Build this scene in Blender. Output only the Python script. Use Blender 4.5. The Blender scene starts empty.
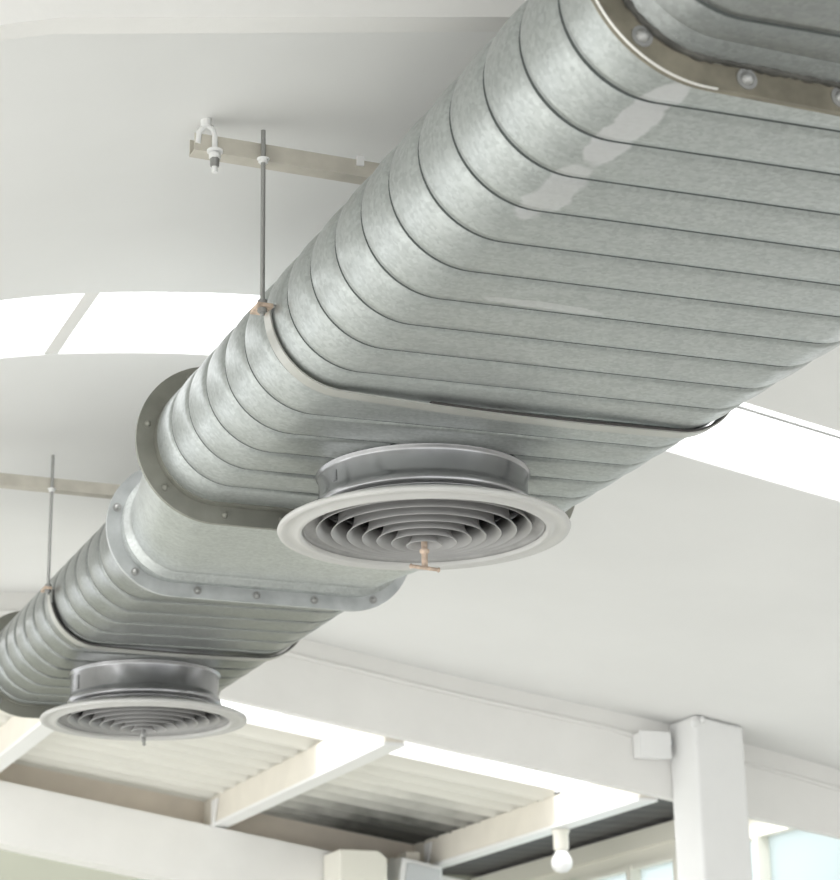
import bpy, math, random
from mathutils import Vector, Matrix
random.seed(7)
C = bpy.context.scene.collection
SC = bpy.context.scene
ZO = 1.6            # eye height: all z below are measured from the eye, ZO lifts them above the floor
PI = math.pi

# ------------------------------------------------------------------ camera
cam_d = bpy.data.cameras.new('camera'); cam = bpy.data.objects.new('camera', cam_d); C.objects.link(cam)
Fv = Vector((0.3705, 0.8730, 0.3173)).normalized()
yaw, roll = math.radians(22.9977), math.radians(-1.1113)
R0 = Vector((math.cos(yaw), -math.sin(yaw), 0)); U0 = R0.cross(Fv)
Rv = math.cos(roll)*R0 + math.sin(roll)*U0
Uv = -math.sin(roll)*R0 + math.cos(roll)*U0
m = Matrix((Rv, Uv, -Fv)).transposed().to_4x4(); m.translation = Vector((0, 0, ZO))
cam.matrix_world = m
cam_d.sensor_fit = 'HORIZONTAL'; cam_d.sensor_width = 36.0; cam_d.lens = 36.0*2115.47/840
cam_d.clip_start = 0.05; cam_d.clip_end = 200
cam_d.dof.use_dof = True; cam_d.dof.focus_distance = 3.9; cam_d.dof.aperture_fstop = 9.0
SC.camera = cam

# ------------------------------------------------------------------ world and light
w = bpy.data.worlds.new('overcast_sky'); SC.world = w; w.use_nodes = True
bg = w.node_tree.nodes['Background']
bg.inputs[0].default_value = (0.97, 0.985, 1.0, 1); bg.inputs[1].default_value = 2.6
def area(name, loc, rot, sx, sy, power, col=(1, 1, 1)):
    l = bpy.data.lights.new(name, 'AREA'); l.shape = 'RECTANGLE'; l.size = sx; l.size_y = sy
    l.energy = power; l.color = col
    o = bpy.data.objects.new(name, l); C.objects.link(o); o.location = loc; o.rotation_euler = rot
    return o
# daylight from the tall windows on the left of the hall
area('daylight_left', (-5.0, 4.0, 2.6), (0, math.radians(-90), 0), 4, 7, 160, (1.0, 0.99, 0.97))
sun_d = bpy.data.lights.new('sun', 'SUN'); sun_d.energy = 4.5; sun_d.angle = math.radians(12); sun_d.color = (1, .985, .96)
sun = bpy.data.objects.new('sun', sun_d); C.objects.link(sun); sun.rotation_euler = Vector((-.62, -.12, 1)).to_track_quat('Z', 'Y').to_euler()
SC.view_settings.view_transform = 'Standard'; SC.view_settings.look = 'None'
SC.view_settings.gamma = 1; SC.view_settings.use_curve_mapping = False
SC.view_settings.exposure = -0.14

# ------------------------------------------------------------------ materials
def mat(name, col, rough=0.6, metal=0.0, noise=0.0, nscale=8.0, bump=0.0, bscale=60, spec=0.5):
    M = bpy.data.materials.new(name); M.use_nodes = True; nt = M.node_tree; b = nt.nodes['Principled BSDF']
    b.inputs['Base Color'].default_value = (*col, 1); b.inputs['Roughness'].default_value = rough
    b.inputs['Metallic'].default_value = metal; b.inputs['Specular IOR Level'].default_value = spec
    tc = nt.nodes.new('ShaderNodeTexCoord')
    if noise > 0:
        n = nt.nodes.new('ShaderNodeTexNoise'); n.inputs['Scale'].default_value = nscale; n.inputs['Detail'].default_value = 6
        nt.links.new(tc.outputs['Object'], n.inputs['Vector'])
        r = nt.nodes.new('ShaderNodeValToRGB')
        r.color_ramp.elements[0].position = .3; r.color_ramp.elements[1].position = .7
        r.color_ramp.elements[0].color = (*[c*(1-noise) for c in col], 1)
        r.color_ramp.elements[1].color = (*[min(1, c*(1+noise*.6)) for c in col], 1)
        nt.links.new(n.outputs['Fac'], r.inputs['Fac']); nt.links.new(r.outputs['Color'], b.inputs['Base Color'])
    if bump > 0:
        n = nt.nodes.new('ShaderNodeTexNoise'); n.inputs['Scale'].default_value = bscale; n.inputs['Detail'].default_value = 4
        nt.links.new(tc.outputs['Object'], n.inputs['Vector'])
        bp = nt.nodes.new('ShaderNodeBump'); bp.inputs['Strength'].default_value = bump; bp.inputs['Distance'].default_value = .01
        nt.links.new(n.outputs['Fac'], bp.inputs['Height']); nt.links.new(bp.outputs['Normal'], b.inputs['Normal'])
    return M

def galv(name, base=(.415, .438, .428), rough=.40, metal=.75, patch=False, var=.09):
    """galvanised sheet: fine spangle, cloudy oxide, brushed streaks"""
    M = bpy.data.materials.new(name); M.use_nodes = True; nt = M.node_tree; L = nt.links.new; N = nt.nodes.new
    b = nt.nodes['Principled BSDF']; b.inputs['Metallic'].default_value = metal
    tc = N('ShaderNodeTexCoord')
    vo = N('ShaderNodeTexVoronoi'); vo.inputs['Scale'].default_value = 150; L(tc.outputs['Object'], vo.inputs['Vector'])
    sep = N('ShaderNodeSeparateColor'); L(vo.outputs['Color'], sep.inputs[0])
    n1 = N('ShaderNodeTexNoise'); n1.inputs['Scale'].default_value = 16; n1.inputs['Detail'].default_value = 7; n1.inputs['Roughness'].default_value = .65
    L(tc.outputs['Object'], n1.inputs['Vector'])
    mp = N('ShaderNodeMapping'); mp.inputs['Scale'].default_value = (14, 130, 14); L(tc.outputs['Object'], mp.inputs['Vector'])
    n2 = N('ShaderNodeTexNoise'); n2.inputs['Scale'].default_value = 1; n2.inputs['Detail'].default_value = 5; L(mp.outputs[0], n2.inputs['Vector'])
    def math_(op, a, c=0.0):
        q = N('ShaderNodeMath'); q.operation = op
        for i, x in enumerate((a, c)):
            if isinstance(x, (int, float)): q.inputs[i].default_value = x
            else: L(x, q.inputs[i])
        return q.outputs[0]
    s = math_('ADD', math_('MULTIPLY', sep.outputs[0], .34), math_('MULTIPLY', n1.outputs['Fac'], .46))
    s = math_('ADD', s, math_('MULTIPLY', n2.outputs['Fac'], .36))
    r = N('ShaderNodeValToRGB'); r.color_ramp.elements[0].position = .35; r.color_ramp.elements[1].position = .85
    r.color_ramp.elements[0].color = (*[c*(1-var*1.5) for c in base], 1); r.color_ramp.elements[1].color = (*[min(1, c*(1+var*1.5)) for c in base], 1)
    L(s, r.inputs['Fac']); colout = r.outputs['Color']
    ro = N('ShaderNodeMapRange'); ro.inputs['From Min'].default_value = .35; ro.inputs['From Max'].default_value = .85
    ro.inputs['To Min'].default_value = rough+.03; ro.inputs['To Max'].default_value = rough-.03
    L(s, ro.inputs['Value'])
    if patch:   # pale overspray left along the lower corner
        sx = N('ShaderNodeSeparateXYZ'); L(tc.outputs['Object'], sx.inputs[0])
        nn = N('ShaderNodeTexNoise'); nn.inputs['Scale'].default_value = 14; nn.inputs['Detail'].default_value = 3; L(tc.outputs['Object'], nn.inputs['Vector'])
        def blob(cx, cy, rx, ry, amp):
            dx = math_('DIVIDE', math_('SUBTRACT', sx.outputs[0], cx), rx); dy = math_('DIVIDE', math_('SUBTRACT', sx.outputs[1], cy), ry)
            d = math_('ADD', math_('POWER', math_('ABSOLUTE', dx), 2.0), math_('POWER', math_('ABSOLUTE', dy), 2.0))
            d = math_('ADD', d, math_('MULTIPLY', math_('SUBTRACT', nn.outputs['Fac'], .5), 2.6))
            q = N('ShaderNodeMapRange'); q.inputs['From Min'].default_value = 1.15; q.inputs['From Max'].default_value = .85
            q.inputs['To Min'].default_value = 0; q.inputs['To Max'].default_value = amp; L(d, q.inputs['Value']); return q.outputs[0]
        lowm = N('ShaderNodeMath'); lowm.operation = 'LESS_THAN'; L(sx.outputs[2], lowm.inputs[0]); lowm.inputs[1].default_value = -.04
        t = blob(-.345, .17, .030, .16, .75)
        t = math_('MAXIMUM', t, blob(-.35, .40, .034, .10, .6))
        t = math_('MAXIMUM', t, blob(-.17, .81, .10, .016, .42))
        t = math_('MULTIPLY', t, lowm.outputs[0])
        mx = N('ShaderNodeMix'); mx.data_type = 'RGBA'; L(t, mx.inputs[0]); L(colout, mx.inputs[6]); mx.inputs[7].default_value = (.66, .66, .67, 1)
        colout = mx.outputs[2]
    L(colout, b.inputs['Base Color']); L(ro.outputs[0], b.inputs['Roughness'])
    bp = N('ShaderNodeBump'); bp.inputs['Strength'].default_value = .12; bp.inputs['Distance'].default_value = .004
    L(n1.outputs['Fac'], bp.inputs['Height']); L(bp.outputs['Normal'], b.inputs['Normal'])
    return M

M_GALV = galv('galvanised_spiral', patch=True)
M_GALV2 = galv('galvanised_plain', base=(.52, .545, .535), rough=.36)
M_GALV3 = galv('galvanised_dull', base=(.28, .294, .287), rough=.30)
M_NECK = mat('galvanised_neck', (.34, .34, .345), .27, .9, noise=.16, nscale=14)
M_SEAM = mat('lock_seam', (.07, .08, .078), .7, .2)
M_FLANGE = mat('flange_steel', (.27, .27, .235), .5, .45, noise=.16, nscale=18)
M_FLANGE_OLD = mat('flange_rusty', (.235, .215, .165), .55, .4, noise=.38, nscale=16)
M_FLANGE_W = mat('flange_pale', (.46, .475, .475), .4, .35, noise=.22, nscale=18)
M_SEAL_SHADE = mat('sealant_and_shadow', (.07, .068, .06), .7, noise=.5, nscale=40)
M_EDGE = mat('edge_highlight', (.70, .69, .65), .35, .3)
M_BOLT = mat('bolt_steel', (.34, .34, .33), .45, .7)
M_ROD = mat('threaded_rod_steel', (.40, .40, .39), .4, .75)
M_STRAP = mat('strap_painted', (.44, .44, .41), .38, .5, noise=.12, nscale=10)
M_BLACK = mat('gap_and_sensor_dark', (.045, .042, .04), .7)  # near-black for the painted strap gap and the fitting's sensor
M_DIFF = mat('diffuser_enamel', (.53, .525, .505), .42, noise=.05, nscale=12)
M_VANE = mat('vane_enamel', (.36, .355, .35), .4, noise=.08, nscale=16)
M_THROAT = mat('throat_grey', (.42, .415, .405), .6, noise=.2, nscale=20)  # a little darker than the face ring enamel
M_DARK = mat('duct_interior', (.05, .05, .05), .8)
M_RUST = mat('rusty_knob', (.60, .47, .37), .6, .2, noise=.4, nscale=60)
M_STRUT = mat('strut_cream', (.56, .53, .46), .55, noise=.16, nscale=16)
M_WHITE = mat('ceiling_white', (.80, .80, .785), .85, noise=.02, nscale=2.2, bump=.08, bscale=14)
M_BEAM = mat('beam_white', (.80, .79, .765), .75, noise=.03, nscale=5, bump=.12, bscale=30)
M_CREAM = mat('purlin_cream', (.74, .70, .62), .65, noise=.05, nscale=6)
M_SHEET = mat('sheet_white', (.74, .73, .68), .5, noise=.05, nscale=5)
_nt = M_SHEET.node_tree; _b = _nt.nodes['Principled BSDF']; _o = _nt.nodes['Material Output']
_t = _nt.nodes.new('ShaderNodeBsdfTranslucent'); _t.inputs[0].default_value = (.86, .85, .80, 1); _m = _nt.nodes.new('ShaderNodeMixShader'); _m.inputs[0].default_value = .16
_nt.links.new(_b.outputs[0], _m.inputs[1]); _nt.links.new(_t.outputs[0], _m.inputs[2]); _nt.links.new(_m.outputs[0], _o.inputs[0])
M_PLATE = mat('plate_tan', (.70, .63, .54), .7, noise=.08, nscale=6)
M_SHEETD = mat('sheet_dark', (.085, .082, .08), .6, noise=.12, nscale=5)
M_WALL = mat('wall_green_grey', (.33, .335, .27), .85, noise=.03, nscale=3)
M_FLOOR = mat('floor_concrete', (.52, .52, .50), .6, noise=.08, nscale=2)
M_PVC = mat('white_plastic', (.84, .84, .83), .35)
M_GREYP = mat('grey_lens', (.55, .57, .58), .35)
M_FRAME = mat('window_frame_cream', (.80, .78, .70), .5)
M_PLASTER = mat('column_plaster', (.80, .80, .79), .7, noise=.02, nscale=6, bump=.06, bscale=20)

# pale sheet with the shade of its low far corner painted into the colour
M_SHEET_SHADE = M_SHEET.copy(); M_SHEET_SHADE.name = 'sheet_painted_shade'
def _corner_shade():
    nt = M_SHEET_SHADE.node_tree; N = nt.nodes.new; L = nt.links.new
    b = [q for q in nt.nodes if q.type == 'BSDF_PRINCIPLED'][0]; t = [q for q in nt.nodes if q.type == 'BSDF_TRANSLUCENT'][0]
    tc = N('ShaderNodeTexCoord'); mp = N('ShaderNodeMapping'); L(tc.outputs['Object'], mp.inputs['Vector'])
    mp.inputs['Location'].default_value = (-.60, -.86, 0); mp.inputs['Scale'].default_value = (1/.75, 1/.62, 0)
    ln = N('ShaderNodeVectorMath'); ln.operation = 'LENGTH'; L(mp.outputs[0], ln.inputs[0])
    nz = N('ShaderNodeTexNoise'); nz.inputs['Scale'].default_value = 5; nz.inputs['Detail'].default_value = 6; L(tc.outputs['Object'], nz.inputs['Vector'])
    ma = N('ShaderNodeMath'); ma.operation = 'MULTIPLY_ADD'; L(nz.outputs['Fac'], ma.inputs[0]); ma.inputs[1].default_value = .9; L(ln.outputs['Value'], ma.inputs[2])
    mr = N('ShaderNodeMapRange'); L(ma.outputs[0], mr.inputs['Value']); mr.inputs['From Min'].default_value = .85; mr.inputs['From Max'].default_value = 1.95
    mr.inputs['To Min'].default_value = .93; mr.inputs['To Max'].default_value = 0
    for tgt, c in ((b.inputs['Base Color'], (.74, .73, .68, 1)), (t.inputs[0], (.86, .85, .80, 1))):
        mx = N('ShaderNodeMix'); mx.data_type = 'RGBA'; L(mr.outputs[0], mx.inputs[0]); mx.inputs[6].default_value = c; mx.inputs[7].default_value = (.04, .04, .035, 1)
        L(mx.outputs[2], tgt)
_corner_shade()
def sheet_glass(name, tint, trans, rough=1.0):
    M = bpy.data.materials.new(name); M.use_nodes = True; nt = M.node_tree; nt.nodes.clear(); N = nt.nodes.new; L = nt.links.new
    o = N('ShaderNodeOutputMaterial'); a = N('ShaderNodeBsdfTransparent'); t = N('ShaderNodeBsdfTranslucent'); mx = N('ShaderNodeMixShader')
    a.inputs[0].default_value = (*tint, 1); t.inputs[0].default_value = (*tint, 1); mx.inputs[0].default_value = trans
    L(a.outputs[0], mx.inputs[1]); L(t.outputs[0], mx.inputs[2]); L(mx.outputs[0], o.inputs[0]); return M
M_SKYL = sheet_glass('clear_roof_sheet', (1, 1, 1), .22)
M_FROST = sheet_glass('frosted_glass', (.70, .75, .75), .8)

# ------------------------------------------------------------------ helpers
class MB:
    def __init__(s): s.v = []; s.f = []; s.mi = []; s.sm = []
    def add(s, vs, fs, mi=0, smooth=False):
        b = len(s.v); s.v += [tuple(p) for p in vs]
        for f in fs: s.f.append([b+i for i in f]); s.mi.append(mi); s.sm.append(smooth)
    def box(s, x0, x1, y0, y1, z0, z1, mi=0):
        vs = [(x, y, z) for x in (x0, x1) for y in (y0, y1) for z in (z0, z1)]
        s.add(vs, [(0, 1, 3, 2), (4, 6, 7, 5), (0, 4, 5, 1), (2, 3, 7, 6), (0, 2, 6, 4), (1, 5, 7, 3)], mi)
    def rings(s, rings, mi=0, closed=False, caps=False, smooth=True, ring_closed=True):
        n = len(rings[0]); vs = [p for r in rings for p in r]; fs = []
        R = len(rings); rr = R if closed else R-1
        nn = n if ring_closed else n-1
        for i in range(rr):
            j = (i+1) % R
            for k in range(nn):
                q = (k+1) % n; fs.append((i*n+k, i*n+q, j*n+q, j*n+k))
        s.add(vs, fs, mi, smooth)
        if caps:
            s.add(rings[0], [tuple(range(n))[::-1]], mi); s.add(rings[-1], [tuple(range(n))], mi)
    def lathe(s, cx, cy, prof, n=64, mi=0, smooth=True, closed=False):
        rg = [[(cx+r*math.cos(2*PI*k/n), cy+r*math.sin(2*PI*k/n), z) for k in range(n)] for r, z in prof]
        s.rings(rg, mi, closed=closed, smooth=smooth)
    def cyl(s, a, b, r, n=12, mi=0, r2=None):
        a = Vector(a); b = Vector(b); d = (b-a).normalized(); t = d.orthogonal().normalized(); u = d.cross(t)
        r2 = r if r2 is None else r2
        rg = [[tuple(p+q*(math.cos(2*PI*k/n)*t+math.sin(2*PI*k/n)*u)) for k in range(n)] for p, q in ((a, r), (b, r2))]
        s.rings(rg, mi, caps=True)
    def dome(s, c, d, r, h, n=14, mi=0):
        c = Vector(c); d = Vector(d).normalized(); t = d.orthogonal().normalized(); u = d.cross(t); rg = []
        for a in (0, .25, .5, .75, .93):
            rr = r*math.cos(a*PI/2); hh = h*math.sin(a*PI/2)
            rg.append([tuple(c+d*hh+rr*(math.cos(2*PI*k/n)*t+math.sin(2*PI*k/n)*u)) for k in range(n)])
        s.rings(rg, mi, caps=True)
    def sweep(s, path, rad, n=10, mi=0):
        pts = [Vector(p) for p in path]; rg = []; t = None
        for i, p in enumerate(pts):
            d = (pts[min(i+1, len(pts)-1)]-pts[max(i-1, 0)]).normalized()
            t = d.orthogonal().normalized() if t is None else (t-d*t.dot(d)).normalized()
            u = d.cross(t); rg.append([tuple(p+rad*(math.cos(2*PI*k/n)*t+math.sin(2*PI*k/n)*u)) for k in range(n)])
        s.rings(rg, mi, caps=True)
    def build(s, name, mats, parent=None, org=None, bevel=0):
        me = bpy.data.meshes.new(name)
        org = Vector(org) if org is not None else (Vector(parent['_o']) if parent else Vector((0, 0, 0)))
        me.from_pydata([tuple(Vector(p)-org) for p in s.v], [], s.f)
        mats = mats if isinstance(mats, (list, tuple)) else [mats]
        for q in mats: me.materials.append(q)
        me.polygons.foreach_set('material_index', s.mi); me.polygons.foreach_set('use_smooth', s.sm)
        me.validate(); me.update()
        import bmesh
        bm = bmesh.new(); bm.from_mesh(me); bmesh.ops.recalc_face_normals(bm, faces=bm.faces); bm.to_mesh(me); bm.free()
        o = bpy.data.objects.new(name, me); C.objects.link(o)
        if parent: o.parent = parent; o['_o'] = list(parent['_o'])
        else: o.location = org + Vector((0, 0, ZO)); o['_o'] = list(org)
        if bevel > 0:
            bv = o.modifiers.new('bevel', 'BEVEL'); bv.width = bevel; bv.segments = 2; bv.limit_method = 'ANGLE'
        return o
def tag(o, label, cat, group=None):
    o['label'] = label; o['category'] = cat
    if group: o['group'] = group
    return o
def thing(name, org, label, cat, group=None):
    o = bpy.data.objects.new(name, None); C.objects.link(o); o.empty_display_size = .1
    o.location = Vector(org)+Vector((0, 0, ZO)); o['_o'] = list(org); return tag(o, label, cat, group)
def struct(o): o['kind'] = 'structure'; return o

# flat-oval outline: s = 0 at the right end of the flat bottom, running left, up the left side, over and down
class Oval:
    def __init__(s, xc, zc, W, H, grow=0.0):
        s.xc, s.zc, s.W, s.H = xc, zc, W+2*grow, H+2*grow
        s.fl = s.W-s.H; s.r = s.H/2; s.L = 2*s.fl+2*PI*s.r
    def at(s, t):
        t = t % s.L; r = s.r; xl = s.xc-s.fl/2; xr = s.xc+s.fl/2
        if t < s.fl: return (xr-t, s.zc-r, 0, -1)
        t -= s.fl
        if t < PI*r: a = t/r; return (xl-r*math.sin(a), s.zc-r*math.cos(a), -math.sin(a), -math.cos(a))
        t -= PI*r
        if t < s.fl: return (xl+t, s.zc+r, 0, 1)
        t -= s.fl; a = t/r; return (xr+r*math.sin(a), s.zc+r*math.cos(a), math.sin(a), math.cos(a))
    def ring(s, y, off=0, n=140):
        # same angular sampling for any size
        out = []; nf, na = int(n*.25), int(n*.25)
        ss = [s.fl*i/nf for i in range(nf)]+[s.fl+PI*s.r*i/na for i in range(na)]
        ss += [q+s.fl+PI*s.r for q in ss]
        for q in ss:
            x, z, nx, nz = s.at(q); out.append((x+nx*off, y, z+nz*off))
        return out

# ------------------------------------------------------------------ ceiling profile (height above the eye across the vault)
PR = [(-1.2, .85), (-.6, 1.24), (0, 1.53), (.3, 1.655), (.56, 1.755), (.87, 1.855), (1.06, 1.90), (1.26, 1.932), (1.47, 1.955), (1.8, 1.97), (2.2, 1.95),
      (2.65, 1.875), (3.03, 1.812), (3.42, 1.75), (3.95, 1.675), (4.26, 1.630), (4.69, 1.555), (5.07, 1.48), (5.6, 1.36), (6.2, 1.20)]
def vz(x):
    for i in range(len(PR)-1):
        if PR[i][0] <= x <= PR[i+1][0]:
            p0 = PR[max(i-1, 0)]; p1 = PR[i]; p2 = PR[i+1]; p3 = PR[min(i+2, len(PR)-1)]
            t = (x-p1[0])/(p2[0]-p1[0]); d = p2[0]-p1[0]
            m1 = (p2[1]-p0[1])/(p2[0]-p0[0])*d; m2 = (p3[1]-p1[1])/(p3[0]-p1[0])*d
            return (2*t**3-3*t*t+1)*p1[1]+(t**3-2*t*t+t)*m1+(-2*t**3+3*t*t)*p2[1]+(t**3-t*t)*m2
    return PR[-1][1]
XS = [-1.2+7.4*i/110 for i in range(111)]
def arch(mb, y0, y1, lo, hi, xs=XS, mi=0, smooth=True):
    """slab following a height function, from lo(x) to hi(x), between y0 and y1"""
    rg = [[(x, y0, lo(x)), (x, y1, lo(x)), (x, y1, hi(x)), (x, y0, hi(x))] for x in xs]
    for k in range(4):
        q = (k+1) % 4; vs = [r[k] for r in rg]+[r[q] for r in rg]; n = len(rg)
        mb.add(vs, [(i, i+1, n+i+1, n+i) for i in range(n-1)], mi, smooth)
    mb.add(rg[0], [(0, 1, 2, 3)], mi); mb.add(rg[-1], [(0, 1, 2, 3)], mi)

# ================================================================== SETTING
mb = MB(); mb.box(-9, 10, -6, 14, -1.7, -1.6); struct(mb.build('floor', M_FLOOR))
mb = MB()
NR = 14; YS = [-1.5]+[3.4+1.1*i/NR for i in range(NR+1)]
drop = lambda y: .085*min(1, max(0, (4.5-y)/1.1))**1.0
for dz in (0, .06):
    mb.rings([[(x, y, vz(x)-drop(y)+dz) for x in XS] for y in YS], ring_closed=False)
arch(mb, 4.498, 4.5, vz, lambda x: vz(x)+.06)
arch(mb, 4.93, 7.52, vz, lambda x: vz(x)+.06)
struct(mb.build('ceiling', M_WHITE))
# skylight band across the vault
sk = MB(); arch(sk, 4.5, 4.93, lambda x: vz(x)+.03, lambda x: vz(x)+.036)
win = struct(sk.build('window_1', M_SKYL))
for x in (-.3, 1.09, 2.35, 3.95, 5.2):
    f = MB(); xs = [x-.018+.036*i/4 for i in range(5)]
    arch(f, 4.5, 4.93, lambda q: vz(q)+.004, lambda q: vz(q)+.03, xs); f.build('glazing_bar', M_BEAM, win)
f = MB(); arch(f, 4.532, 4.540, lambda q: vz(q)-.002, lambda q: vz(q)+.003, [q for q in XS if q > 1.8]); f.build('glazing_bead', M_ROD, win)

wh = MB(); wh.box(6.25, 6.35, -1.5, 7.5, -1.6, 1.16); struct(wh.build('wall_unseen_shade', M_BEAM))  # unseen wall, added to darken reflections on the duct's right side
# side wall with windows, beyond the hall's end beam
SX = 5.15
w1 = MB(); w1.box(SX, SX+.12, 7.53, 11.5, 1.40, 1.49); w1.box(SX, SX+.12, 7.53, 11.5, -1.6, -.3)
wall_r = struct(w1.build('wall_right', M_FRAME))
w1 = MB(); w1.box(SX+.02, SX+.12, 7.53, 11.5, 1.335, 1.40); struct(w1.build('trim_1', M_FRAME))
wn = MB(); wn.box(SX+.06, SX+.066, 7.53, 11.5, -.3, 1.335); wr = struct(wn.build('window_2', M_FROST))
ys = [7.6, 8.34, 9.08, 9.56, 10.2, 10.9]
for y in ys:
    f = MB(); f.box(SX+.0, SX+.1, y-.022, y+.022, -.3, 1.333); f.build('mullion', M_FRAME, wr)
f = MB(); f.box(SX+.01, SX+.09, 7.53, 11.5, 1.31, 1.333); f.build('window_head', M_FRAME, wr)
wf = MB(); wf.box(-1, SX+.12, 11.5, 11.6, -1.6, 2.4); struct(wf.build('wall_far', M_WALL))

# ================================================================== ROOF FRAME
def org(x, y, z): return (x, y, z)
# near cross beam under the vault (top of the picture)
bz = lambda x: min(1.606+.205*(x-.53), vz(x)-.15)
b = MB(); arch(b, 2.797, 2.85, bz, lambda x: vz(x)-.083)
tag(b.build('cross_beam', M_BEAM, org=(2, 2.8, 1.9)), 'white cross beam under the curved ceiling at the very top of the photo, nearest of the beams', 'beam')
# end beam of the vault
eb = lambda x: 1.62-.157*(x-2.37)
b = MB(); arch(b, 7.52, 7.565, eb, lambda x: max(vz(x), eb(x)+.05)+.06)
tag(b.build('end_beam', M_BEAM, org=(3.5, 7.54, 1.5)), 'deep white sloping beam where the curved ceiling ends, running behind the square white column', 'beam')
# conduit along it
b = MB(); b.sweep([(x, 7.514, vz(x)-(.075 if x < 4.1 else .085)) for x in [1.2+i*.1 for i in range(30)]], .008)
cd = b.build('conduit', M_BEAM, org=(2, 7.5, 1.9)); tag(cd, 'thin white painted conduit along the end beam, running into the junction box', 'conduit')
b = MB(); b.sweep([(x, 7.514, vz(x)-.085) for x in [4.5+i*.1 for i in range(15)]], .008)
tag(b.build('conduit', M_BEAM, org=(4.7, 7.5, 1.5)), 'thin white painted conduit on the end beam right of the square column', 'conduit')
# junction box
t = thing('junction_box', (4.17, 7.52, 1.53), 'small white junction box on the end beam just left of the square column', 'junction box')
b = MB(); b.box(4.10, 4.235, 7.455, 7.519, 1.475, 1.575); b.build('box_body', M_PVC, t, bevel=.006)
b = MB(); b.box(4.095, 4.24, 7.447, 7.455, 1.47, 1.58); b.build('cover_plate', M_PVC, t, bevel=.003)
b = MB(); b.cyl((4.235, 7.49, 1.545), (4.262, 7.49, 1.545), .016); b.build('cable_gland', M_GREYP, t)
# square column
t = thing('square_column', (4.38, 7.41, -1.6), 'square white plastered column in front of the end beam at lower right', 'column')
b = MB(); x0, x1, y0, y1 = 4.268, 4.492, 7.30, 7.519
b.add([(x0, y0, -1.6), (x1, y0, -1.6), (x1, y1, -1.6), (x0, y1, -1.6), (x0, y0, vz(x0)-.003), (x1, y0, vz(x1)-.003), (x1, y1, vz(x1)-.003), (x0, y1, vz(x0)-.003)],
      [(0, 3, 2, 1), (4, 5, 6, 7), (0, 1, 5, 4), (1, 2, 6, 5), (2, 3, 7, 6), (3, 0, 4, 7)])
b.build('shaft', M_PLASTER, t, bevel=.012)
b = MB(); b.dome((4.262, 7.293, 1.59), (0, -1, -.3), .018, .012); b.dome((4.30, 7.297, 1.605), (0, -1, -.3), .015, .01); b.build('plaster_lump', M_PLASTER, t)

# lean-to roof behind: purlins, corrugated sheets, clear sheet
zr = lambda x: 1.645-.152*(x-3.04)
def wedge(mb, x0, x1, y0, y1, d, top=zr, gap=.002, mi=0):
    arch(mb, y0, y1, lambda x: top(x)-gap-d, lambda x: top(x)-gap, [x0, x1], mi, False)
pl = [(1.885, 'cream purlin at the far lower left edge, below the far end of the duct', 9.95),
      (3.04, 'cream purlin between the two bays of pale corrugated roof sheet, left of the bulb', 9.95),
      (4.146, 'cream purlin carrying the white bulb, beside the dark roof bay', 9.95)]
for x, lab, ye in pl:
    t = thing('purlin', (x, 8.7, zr(x)-.08), lab, 'purlin', 'purlins under the lean-to roof')
    zt = zr(x)-.022; b = MB(); b.box(x, x+.08, 7.567, ye, zt-.125, zt); b.build('timber', M_CREAM, t, bevel=.002)
    b = MB(); b.box(x-.004, x+.084, 7.567, ye, zt-.14, zt-.126); b.build('bottom_strip', M_PVC, t, bevel=.002)
    b = MB(); b.add([(x-.004, 9.70, zt-.02), (x-.004, 9.79, zt-.02), (x-.004, 9.79, zt-.15), (x-.004, 9.76, zt-.15),
                     (x-.012, 9.70, zt-.02), (x-.012, 9.79, zt-.02), (x-.012, 9.79, zt-.15), (x-.012, 9.76, zt-.15)],
                    [(0, 1, 2, 3), (4, 7, 6, 5), (0, 4, 5, 1), (1, 5, 6, 2), (2, 6, 7, 3), (3, 7, 4, 0)]); b.build('cleat', M_PVC, t)
# corrugated sheets (corrugations run down the slope, along x)
def corr(name, x0, x1, y0, y1, mt, lab, top=zr, pitch=.17, amp=.030, cat='roof sheet'):
    n = int((y1-y0)/pitch*16); mb = MB(); A = []; B = []
    for i in range(n+1):
        y = y0+(y1-y0)*i/n; d = amp*math.sin(2*PI*(y-y0)/pitch)
        A.append([(x, y, top(x)+d) for x in (x0, x1)]); B.append([(x, y, top(x)+d+.004) for x in (x0, x1)])
    mb.rings(A, ring_closed=False); mb.rings(B, ring_closed=False)
    for L_ in (0, 1): mb.add([q[L_] for q in A]+[q[L_] for q in B], [(i, i+1, n+2+i, n+1+i) for i in range(n)])
    o = mb.build(name, mt, org=((x0+x1)/2, (y0+y1)/2, top(x0))); return tag(o, lab, cat, 'corrugated sheets of the lean-to roof')
corr('roof_sheet', .6, 1.923, 8.335, 10.1, M_SHEET, 'white corrugated roof sheet at the far left edge, beyond the leftmost purlin')
corr('roof_sheet', 1.927, 3.078, 8.335, 10.1, M_SHEET, 'white corrugated roof sheet below the far diffuser, between the first two purlins')
corr('roof_sheet', 3.082, 4.184, 8.335, 10.1, M_SHEET_SHADE, 'pale corrugated roof sheet in the middle bay, painted-in shade at its lower right corner')
zd = lambda x: 1.50-.0*(x-4.2)
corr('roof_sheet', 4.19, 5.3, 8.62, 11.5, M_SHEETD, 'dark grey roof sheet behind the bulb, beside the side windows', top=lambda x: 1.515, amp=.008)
b = MB(); arch(b, 7.567, 8.332, lambda x: zr(x)+.002, lambda x: zr(x)+.006, [.6, 4.186])
tag(b.build('clear_roof_sheet', M_SKYL, org=(2.5, 8, 1.7)), 'clear bright roof sheet letting in daylight just beyond the end beam, left of the column', 'roof sheet')
b = MB(); b.box(4.19, 5.3, 7.567, 8.60, 1.53, 1.536)
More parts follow.
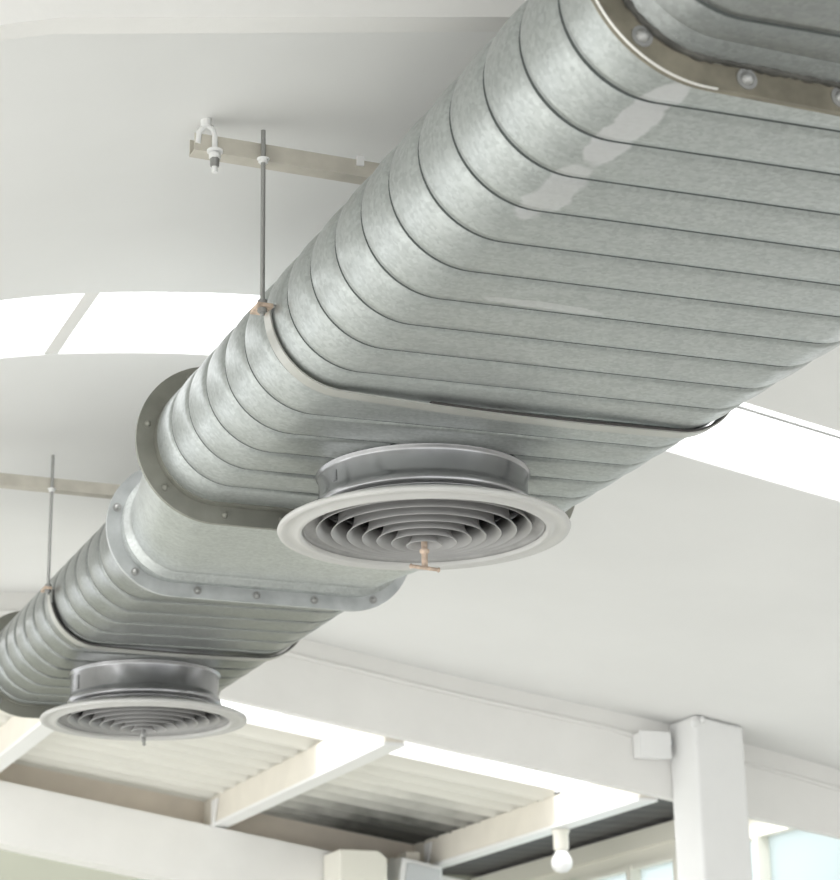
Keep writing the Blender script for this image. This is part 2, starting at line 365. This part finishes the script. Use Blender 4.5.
tag(b.build('clear_roof_sheet', M_SKYL, org=(4.7, 8, 1.5)), 'small bright clear roof sheet beside the dark sheet, touching the square column in view', 'roof sheet')
# wall purlin + far beam
b = MB(); arch(b, 9.97, 10.05, lambda x: zr(x)-.16, lambda x: zr(x)-.02, [.6, 4.18], 0, False)
tag(b.build('wall_plate', M_PLATE, org=(2.5, 10, 1.6)), 'brownish wall plate under the far ends of the corrugated sheets', 'beam')
b = MB(); arch(b, 9.80, 9.965, lambda x: 1.37-.172*(x-2.0), lambda x: 1.655-.166*(x-2.0), [.6, 4.6], 0, False)
tag(b.build('far_beam', M_BEAM, org=(2.5, 9.9, 1.4)), 'broad white beam across the lower left corner of the photo, farthest of the beams', 'beam')
# far post
t = thing('white_post', (3.72, 9.68, -1.6), 'white post with chamfered top in front of the far beam at the bottom edge', 'post')
b = MB(); o_ = [(3.60, -1.6), (3.80, -1.6), (3.845, -1.6)]
pr = [(3.595, -1.6), (3.845, -1.6), (3.845, 1.325), (3.80, 1.362), (3.60, 1.362)]
b.add([(x, 9.56, z) for x, z in pr]+[(x, 9.79, z) for x, z in pr], [(0, 1, 2, 3, 4), (9, 8, 7, 6, 5)]+[(i, (i+1) % 5, 5+(i+1) % 5, 5+i) for i in range(5)])
b.build('shaft', M_FRAME, t, bevel=.006)
# box fitting beside the post
t = thing('box_fitting', (4.04, 9.7, 1.25), 'small white box-shaped fitting with a grey face, right of the far white post', 'fitting')
b = MB(); q = [(3.905, 1.13), (4.15, 1.13), (4.15, 1.300), (3.94, 1.340)]
b.add([(x, 9.60, z) for x, z in q]+[(x, 9.78, z+.02) for x, z in q], [(0, 1, 2, 3), (7, 6, 5, 4), (0, 1, 5, 4), (1, 2, 6, 5), (2, 3, 7, 6), (3, 0, 4, 7)])
b.build('housing', M_PVC, t, bevel=.008)
b = MB(); q = [(3.935, 1.13), (4.125, 1.13), (4.138, 1.285), (3.962, 1.312)]
b.add([(x, 9.590, z) for x, z in q]+[(x, 9.60, z) for x, z in q], [(0, 1, 2, 3), (7, 6, 5, 4), (0, 1, 5, 4), (1, 2, 6, 5), (2, 3, 7, 6), (3, 0, 4, 7)])
b.build('face_panel', M_GREYP, t, bevel=.003)
b = MB(); b.dome((4.045, 9.590, 1.205), (0, -1, 0), .02, .012); b.build('sensor', M_BLACK, t)
b = MB(); b.box(4.0, 4.07, 9.70, 9.80, 1.33, 1.38); b.build('bracket', M_CREAM, t)
# bulb on purlin
t = thing('light_bulb', (4.2, 8.38, 1.30), 'white bulb in a cream holder hanging below the rightmost purlin', 'lamp')
b = MB(); zt = zr(4.146)-.022-.14
b.lathe(4.19, 8.38, [(.001, zt-.001), (.038, zt-.001), (.040, zt-.012), (.034, zt-.02), (.034, zt-.085), (.028, zt-.092), (.001, zt-.092)], 24); b.build('lamp_holder', M_FRAME, t)
b = MB(); b.lathe(4.19, 8.38, [(.02, zt-.088), (.028, zt-.10), (.042, zt-.125), (.048, zt-.145), (.042, zt-.168), (.024, zt-.185), (.002, zt-.19)], 24); b.build('bulb', M_PVC, t)

# ================================================================== DUCT
XC, ZC, WA, HA = 1.638, 1.4526, .9611, .2676
WC, HC, ZCC = .728, .2626, 1.4674
P0, PITCH = 2.176, .1221
def spiral(ov, ya, yb, p0, pitch, n=176, bulge=.0062):
    mb = MB()
    T = [(.0, -.004), (.038, -.002), (.054, .001), (.16, bulge*.75), (.34, bulge), (.5, bulge*1.05), (.66, bulge), (.84, bulge*.75), (.950, .001), (.962, -.002)]
    k0 = int((ya-p0)/pitch)-3; k1 = int((yb-p0)/pitch)+3; rows = []; tt = []
    for k in range(k0, k1):
        for t, off in T:
            row = []
            for i in range(n+1):
                u = i/n; x, z, nx, nz = ov.at(u*ov.L if i < n else 0)
                y = p0+pitch*(k+t+u); yc = min(max(y, ya), yb)
                e = off if off < .0016 else .0015+(off-.0015)*(.18+.82*abs(nx))
                row.append((x+nx*e, yc, z+nz*e))
            rows.append(row); tt.append(t)
    vs = [q for r in rows for q in r]; N_ = n+1
    for mi_, test in ((0, False), (1, True)):
        fs = []
        for i in range(len(rows)-1):
            seam = tt[i] in (.0, .962) or tt[i] == .0
            if tt[i] == .950: seam = False
            if seam != test: continue
            for k in range(n):
                ysq = [rows[i][k][1], rows[i][k+1][1], rows[i+1][k+1][1], rows[i+1][k][1]]
                if max(ysq)-min(ysq) < 1e-5: continue
                fs.append((i*N_+k, i*N_+k+1, (i+1)*N_+k+1, (i+1)*N_+k))
        if mi_ == 0: mb.add(vs, fs, 0, True)
        else:
            for f in fs: mb.f.append(list(f)); mb.mi.append(1); mb.sm.append(True)
    return mb
def flange(ov_args, yf, fl, sleeve_to, mt, thing_, name='flange', thick=.006):
    """flat ring standing proud of the duct with a short sleeve"""
    ov = Oval(*ov_args); mb = MB()
    a, o2 = .0035, fl
    s = sleeve_to
    prof = [(yf, a), (yf, o2), (yf+thick, o2), (yf+thick, a)]
    rg = [ov.ring(y, off, 160) for y, off in prof]; mb.rings(rg, closed=True, smooth=False)
    if s is not None:
        prof = [(yf, .001), (yf, .0055), (s, .0055), (s, .001)]
        mb.rings([ov.ring(y, off, 160) for y, off in prof], closed=True, smooth=False)
    return mb.build(name, mt, thing_)
def bolts(ov_args, yf, fl, first, step, th, r=.011, mt=None, smax=None, h=.008):
    ov = Oval(*ov_args, grow=0); n = 0; s0 = first
    L_ = ov.L; cnt = max(1, int(L_/step)); k = 0
    for k in range(cnt):
        x, z, nx, nz = ov.at(s0+k*step); o = fl*.52; c = (x+nx*o, yf, z+nz*o)
        mb = MB(); mb.cyl(c, (c[0], yf-.002, c[2]), r*1.25, 18); mb.dome((c[0], yf-.002, c[2]), (0, -1, 0), r*.8, h, 14)
        mb.cyl((c[0], yf+.012, c[2]), (c[0], yf+.022, c[2]), r*.7, 6)
        mb.build('flange_bolt', mt or M_BOLT, th)
FA = .0447; FC = .040
# --- nearest section D
YD = 2.083
D = thing('duct_section', (XC, 1.6, ZC), 'nearest galvanised duct section, cut off by the top right corner of the photo', 'duct')
spiral(Oval(XC, ZC, WA, HA), .9, YD-.03, 1.985-PITCH*.35, PITCH).build('duct_shell', [M_GALV3, M_SEAM], D)
mb = MB(); ov = Oval(XC, ZC, WA, HA)
mb.rings([ov.ring(y, o, 160) for y, o in [(YD-.055, .001), (YD-.05, .006), (YD-.012, .006), (YD-.004, .012), (YD-.001, .012)]]); mb.build('flange_collar', M_GALV3, D)
flange((XC, ZC, WA, HA), YD-.008, FA, None, M_FLANGE_OLD, D, thick=.0075)
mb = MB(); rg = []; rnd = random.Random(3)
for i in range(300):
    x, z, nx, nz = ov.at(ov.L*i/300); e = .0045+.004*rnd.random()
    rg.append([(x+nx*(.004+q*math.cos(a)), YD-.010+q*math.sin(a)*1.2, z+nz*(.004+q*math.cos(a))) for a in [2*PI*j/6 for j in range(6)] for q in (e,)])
mb.rings(rg, closed=True); mb.build('sealant_shadow_bead', M_SEAL_SHADE, D)  # sealant crust, its near-black also painting the corner's shadow line
bolts((XC, ZC, WA, HA), YD-.008, FA, ov.fl-.0*1+(-.005)-(1.484-1.291), .1425, D, r=.012)
# --- long spiral section A
A = thing('duct_section', (XC, 2.1, ZC), 'long flat-oval galvanised spiral duct filling the middle, carrying the near round diffuser', 'duct')
YF1 = 4.178
spiral(Oval(XC, ZC, WA, HA), YD+.002, YF1-.003, P0, PITCH).build('duct_shell', [M_GALV, M_SEAM], A)
flange((XC, ZC, WA, HA), YD+.0, FA, YD+.018, M_FLANGE_OLD, A, thick=.003)
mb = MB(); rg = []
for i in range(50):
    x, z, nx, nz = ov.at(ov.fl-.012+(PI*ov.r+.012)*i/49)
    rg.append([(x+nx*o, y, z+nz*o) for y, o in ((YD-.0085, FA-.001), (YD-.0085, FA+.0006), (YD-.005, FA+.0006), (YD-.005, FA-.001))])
mb.rings(rg, caps=True, smooth=False); mb.build('corner_highlight', M_EDGE, A)  # pale strip painting the highlight on the flange's curved edge
flange((XC, ZC, WA, HA), YF1-.007, FA, YF1-.03, M_FLANGE, A)
bolts((XC, ZC, WA, HA), YF1-.007, FA, .545, .128, A, r=.009, mt=M_FLANGE)
# --- plain reducer B
YF2 = 4.892
B = thing('duct_reducer', (XC, 4.2, ZC), 'smooth galvanised duct reducer without spiral seams, between the two bolted flanges', 'duct')
mb = MB(); rg = []
def lerp(a, b_, t): return a+(b_-a)*t
for i in range(15):
    t = i/14; y = lerp(YF1+.002, 4.79, t); e = t
    rg.append(Oval(XC, lerp(ZC, ZCC, e), lerp(WA, WC, e), lerp(HA, HC, e)).ring(y, 0, 160))
oc = Oval(XC, ZCC, WC, HC)
for y, o in [(4.80, 0), (4.806, -.004), (4.812, 0), (4.83, .0), (4.836, .010), (4.846, .010), (4.854, 0), (4.862, .0), (4.868, .004), (YF2-.002, .006)]: rg.append(oc.ring(y, o, 160))
mb.rings(rg); mb.build('duct_shell', M_GALV2, B)
flange((XC, ZC, WA, HA), YF1, FA-.001, None, M_FLANGE, B)
flange((XC, ZCC, WC, HC), YF2-.008, FC, None, M_FLANGE_W, B, thick=.007)
bolts((XC, ZCC, WC, HC), YF2-.008, FC, oc.fl-(1.927-1.405)-0.0+.0, .153, B, r=.0085, mt=M_BOLT, h=.006)
# --- far spiral section C
Cc = thing('duct_section', (XC, 4.9, ZCC), 'far narrower spiral duct section, carrying the far round diffuser', 'duct')
YF3 = 6.5
spiral(Oval(XC, ZCC, WC, HC), YF2+.001, YF3-.003, 5.215-.03, .122, n=150, bulge=.0035).build('duct_shell', [M_GALV3, M_SEAM], Cc)
flange((XC, ZCC, WC, HC), YF2, FC-.001, YF2+.02, M_FLANGE_W, Cc)
flange((XC, ZCC, WC, HC), YF3-.007, FC, YF3-.03, M_FLANGE, Cc)
bolts((XC, ZCC, WC, HC), YF3-.007, FC, .10, .15, Cc, r=.009)
mb = MB(); mb.rings([oc.ring(YF3+.001, FC-.001, 160), oc.ring(YF3+.006, FC-.001, 160)], caps=True, smooth=False); mb.build('end_plate', M_FLANGE, Cc)

# ================================================================== DIFFUSERS
def diffuser(cy, zt, lab, neckmat, hang, drop_, kmat):
    cx, z0 = 1.637, 1.205; ro = .30
    T = thing('round_diffuser', (cx, cy, z0), lab, 'air diffuser', 'round ceiling diffusers under the duct')
    mb = MB()   # neck with swaged beads
    mb.lathe(cx, cy, [(.2225, zt+.001), (.2225, zt-.003), (.218, zt-.006), (.2165, zt-.012), (.2165, z0+.066), (.2185, z0+.060), (.2235, z0+.052), (.2255, z0+.044),
                      (.2235, z0+.038), (.2185, z0+.033), (.2175, z0+.031), (.222, z0+.028), (.220, z0+.0250),
                      (.210, z0+.0250), (.210, zt-.004), (.220, zt+.001)], 128, closed=True)
    mb.build('neck', neckmat, T)
    mb = MB(); mb.lathe(cx, cy, [(.2085, z0+.06), (.2085, zt-.006), (.001, zt-.006), (.001, zt-.010), (.2045, zt-.010), (.2045, z0+.06)], 64, closed=False); mb.build('neck_cavity_dark', M_DARK, T)  # black shell and cap painting the dark of the neck cavity
    mb = MB()   # vertical lap seam with screws on the left of the neck
    a = PI+.20
    for k in range(1):
        p = lambda r, z, da: (cx+r*math.cos(a+da), cy+r*math.sin(a+da), z)
        mb.add([p(.2195, z0+.070, -.03), p(.2195, z0+.070, .03), p(.2195, zt-.022, .03), p(.2195, zt-.022, -.03), p(.2168, z0+.070, -.035), p(.2168, z0+.070, .035), p(.2168, zt-.022, .035), p(.2168, zt-.022, -.035)],
               [(0, 1, 2, 3), (0, 4, 5, 1), (2, 6, 7, 3), (1, 5, 6, 2), (3, 7, 4, 0), (4, 7, 6, 5)])
    mb.build('lap_seam', neckmat, T)
    mb = MB()   # outer face ring: shallow stepped cone with rolled rim
    mb.lathe(cx, cy, [(.2090, z0+.024), (.250, z0+.018), (.262, z0+.010), (.292, z0+.005), (.299, z0+.002), (.3015, z0-.003), (.299, z0-.008), (.290, z0-.009), (.283, z0-.006), (.272, z0-.005), (.262, z0-.010),
                      (.256, z0-.0125), (.2525, z0-.011), (.2505, z0-.007), (.249, z0+.004), (.248, z0+.009), (.2090, z0+.0215)], 128, closed=True)
    mb.build('face_ring', M_DIFF, T)
    mb = MB(); mb.lathe(cx, cy, [(.2485, z0-.004), (.2475, z0+.006), (.236, z0+.0125), (.2095, z0+.0185), (.2090, z0+.021), (.248, z0+.0088)], 112, closed=True)
    mb.build('throat', M_THROAT, T)
    rads = [.221, .190, .158, .127, .097, .067, .036]
    for i, r in enumerate(rads):
        zb = z0-.002-.040*(1-(r/.223)); mb = MB()
        mb.lathe(cx, cy, [(r-.001, zb), (r+.0005, zb-.0008), (r+.001, zb+.0008), (r-.008, zb+.011), (r-.013, zb+.024), (r-.015, zb+.046), (r-.0162, zb+.046), (r-.0145, zb+.024), (r-.0095, zb+.010)], 112, closed=True)
        mb.build('vane_ring', M_VANE, T)
    # spider bars behind the vanes
    for a in (PI/4, 3*PI/4):
        mb = MB(); c, s = math.cos(a), math.sin(a); mb.cyl((cx-.205*c, cy-.205*s, z0+.052), (cx+.205*c, cy+.205*s, z0+.052), .004, 8); mb.build('spider_bar', M_DARK, T)
    mb = MB()
    mb.cyl((cx, cy, z0+.04), (cx, cy, z0-drop_), .0065, 10); k = mb.build('adjusting_screw', kmat, T)
    c, s = math.cos(hang), math.sin(hang); p0 = (cx-.030*c, cy-.030*s, z0-drop_+.002); p1 = (cx+.030*c, cy+.030*s, z0-drop_-.001)
    mb = MB(); mb.cyl(p0, p1, .0040, 8); mb.dome(p0, (-c, -s, 0), .0055, .004); mb.dome(p1, (c, s, 0), .0055, .004); mb.build('wing_handle', kmat, k)
    mb = MB(); mb.lathe(cx, cy, [(.010, z0-.044), (.010, z0-.05), (.0065, z0-.053)], 16); mb.build('lock_nut', kmat, k)
    return T
diffuser(3.845, ZC-HA/2, 'larger-looking near round diffuser with rusty centre screw, under the middle of the duct', M_NECK, 0.0, .083, M_RUST)
diffuser(5.966, ZCC-HC/2, 'smaller-looking far round diffuser at lower left, under the narrower duct section', M_NECK, 1.25, .066, M_BOLT)

# ================================================================== HANGERS
def hanger(y, ov_args, xl, zs, rt, x0, x1, lab, ear_z, droop=.006, l1=.97):
    ov = Oval(*ov_args); H = thing('duct_hanger', (ov.xc, y, zs), lab, 'duct hanger', 'hangers carrying the duct')
    xr = 2*ov.xc-xl; hw = .016
    # strut channel, open side up
    mb = MB(); yf = y-.012; h = .034; d = .034; tk = .003
    prof = [(yf, zs+h), (yf, zs), (yf+d, zs), (yf+d, zs+h), (yf+d-tk, zs+h), (yf+d-tk, zs+tk), (yf+tk, zs+tk), (yf+tk, zs+h)]
    mb.rings([[(x, a, b_) for a, b_ in prof] for x in (x0, x1)], caps=True, smooth=False); mb.build('strut', M_STRUT, H)
    yr = y-.019
    for x, zt in ((xl, rt), (xr, zs+.07)):
        mb = MB(); z = ear_z-.018; prof = []
        while z < zt: prof += [(.0040, z), (.0048, z+.0015)]; z += .003   # screw thread
        mb.lathe(x, yr, [(.0005, ear_z-.018)]+prof+[(.0005, z)], 10); r = mb.build('threaded_rod', M_ROD, H)
        mb = MB(); mb.cyl((x, yr, ear_z-.012), (x, yr, ear_z-.004), .009, 6); mb.cyl((x, yr, ear_z+.005), (x, yr, ear_z+.012), .009, 6); mb.build('nut', M_BOLT, r)
        mb = MB(); mb.cyl((x, yr, zs-.009), (x, yr, zs-.001), .009, 6); mb.cyl((x, yr, zs-.001), (x, yr, zs), .012, 14); mb.build('nut', M_PVC, r)
    # strap under the duct
    def strap(off, dy0, dy1, th, mt, nm, a0, a1, droop_):
        mb = MB(); rg = []; n = 90; s0 = lerp(-PI*ov.r/2, ov.fl+PI*ov.r/2, a0); s1 = lerp(-PI*ov.r/2, ov.fl+PI*ov.r/2, a1); pts = []
        for i in range(n+1):
            s = s0+(s1-s0)*i/n; x, z, nx, nz = ov.at(s); t = 1-abs(2*i/n-1); o = off+droop_*max(0, math.sin(PI*min(1, max(0, (s/ov.fl)))))
            pts.append((x, z, nx, nz, o))
        for x, z, nx, nz, o in pts:
            a = (x+nx*o, z+nz*o); b_ = (x+nx*(o+th), z+nz*(o+th))
            rg.append([(a[0], y+dy0, a[1]), (a[0], y+dy1, a[1]), (b_[0], y+dy1, b_[1]), (b_[0], y+dy0, b_[1])])
        mb.rings(rg, caps=True, smooth=False)
        return mb.build(nm, mt, H)
    st = strap(.010, -hw, hw, .003, M_STRAP, 'strap', 0, 1, droop)
    strap(.0062, -hw-.004, hw-.004, .0038, M_BLACK, 'strap_gap_shade', 0.06, l1, droop)  # dark strip standing in for the shaded gap above the strap
    for x, sgn in ((xl, -1), (xr, 1)):
        mb = MB(); xe = ov.xc+sgn*(ov.W/2+.010)
        mb.box(min(xe, x+sgn*.012), max(xe, x+sgn*.012), y-.030, y+hw, ear_z-.0035, ear_z+.0035); mb.build('strap_ear', M_STRAP if sgn > 0 else M_RUST, st)
        mb = MB(); mb.cyl((x+.0, y-.006, ear_z), (x+.030, y-.032, ear_z+.001), .003, 8); mb.cyl((x+.028, y-.030, ear_z+.001), (x+.033, y-.034, ear_z+.001), .007, 6); mb.build('strap_bolt', M_ROD, st)
    return H
H1 = hanger(3.400, (XC, ZC, WA, HA), 1.130, 1.745, 1.802, 1.0, 2.28, 'near duct hanger with cream strut, threaded rod and strap, above the near diffuser', 1.450, droop=.007, l1=.66)
# hook clamp fixing the strut to the ceiling
for x, ys_ in ((1.028, 3.385), (2.25, 3.385)):
    mb = MB(); zt = vz(x)-.083
    mb.sweep([(x-.022, ys_+.004, zt-.052), (x-.020, ys_+.003, zt-.030), (x-.010, ys_, zt-.016), (x+.004, ys_-.002, zt-.020), (x+.008, ys_-.004, zt-.035), (x+.008, ys_-.006, 1.70)], .0055, 8)
    mb.cyl((x-.008, ys_, zt-.018), (x-.008, ys_, zt+.002), .010, 10)
    hk = mb.build('hook_bolt', M_PVC, H1)
    mb = MB(); mb.cyl((x+.008, ys_-.006, 1.728), (x+.008, ys_-.006, 1.738), .011, 6); mb.cyl((x+.008, ys_-.006, 1.741), (x+.008, ys_-.006, 1.745), .015, 14); mb.build('nut', M_PVC, hk)
    mb = MB(); mb.cyl((x+.008, ys_-.006, 1.712), (x+.008, ys_-.006, 1.728), .008, 6, r2=.009); mb.build('cap_nut', M_BOLT, hk)
mb = MB(); mb.box(1.318, 1.332, 3.383, 3.390, 1.766, 1.786); mb.build('weld_tab', M_PVC, H1)
hanger(5.615, (XC, ZCC, WC, HC), 1.255, 1.765, 1.862, .55, 2.45, 'far duct hanger with cream strut and rod at the left edge, above the narrower duct', 1.478, droop=.004)

for o in list(bpy.data.objects):
    if '_o' in o: del o['_o']
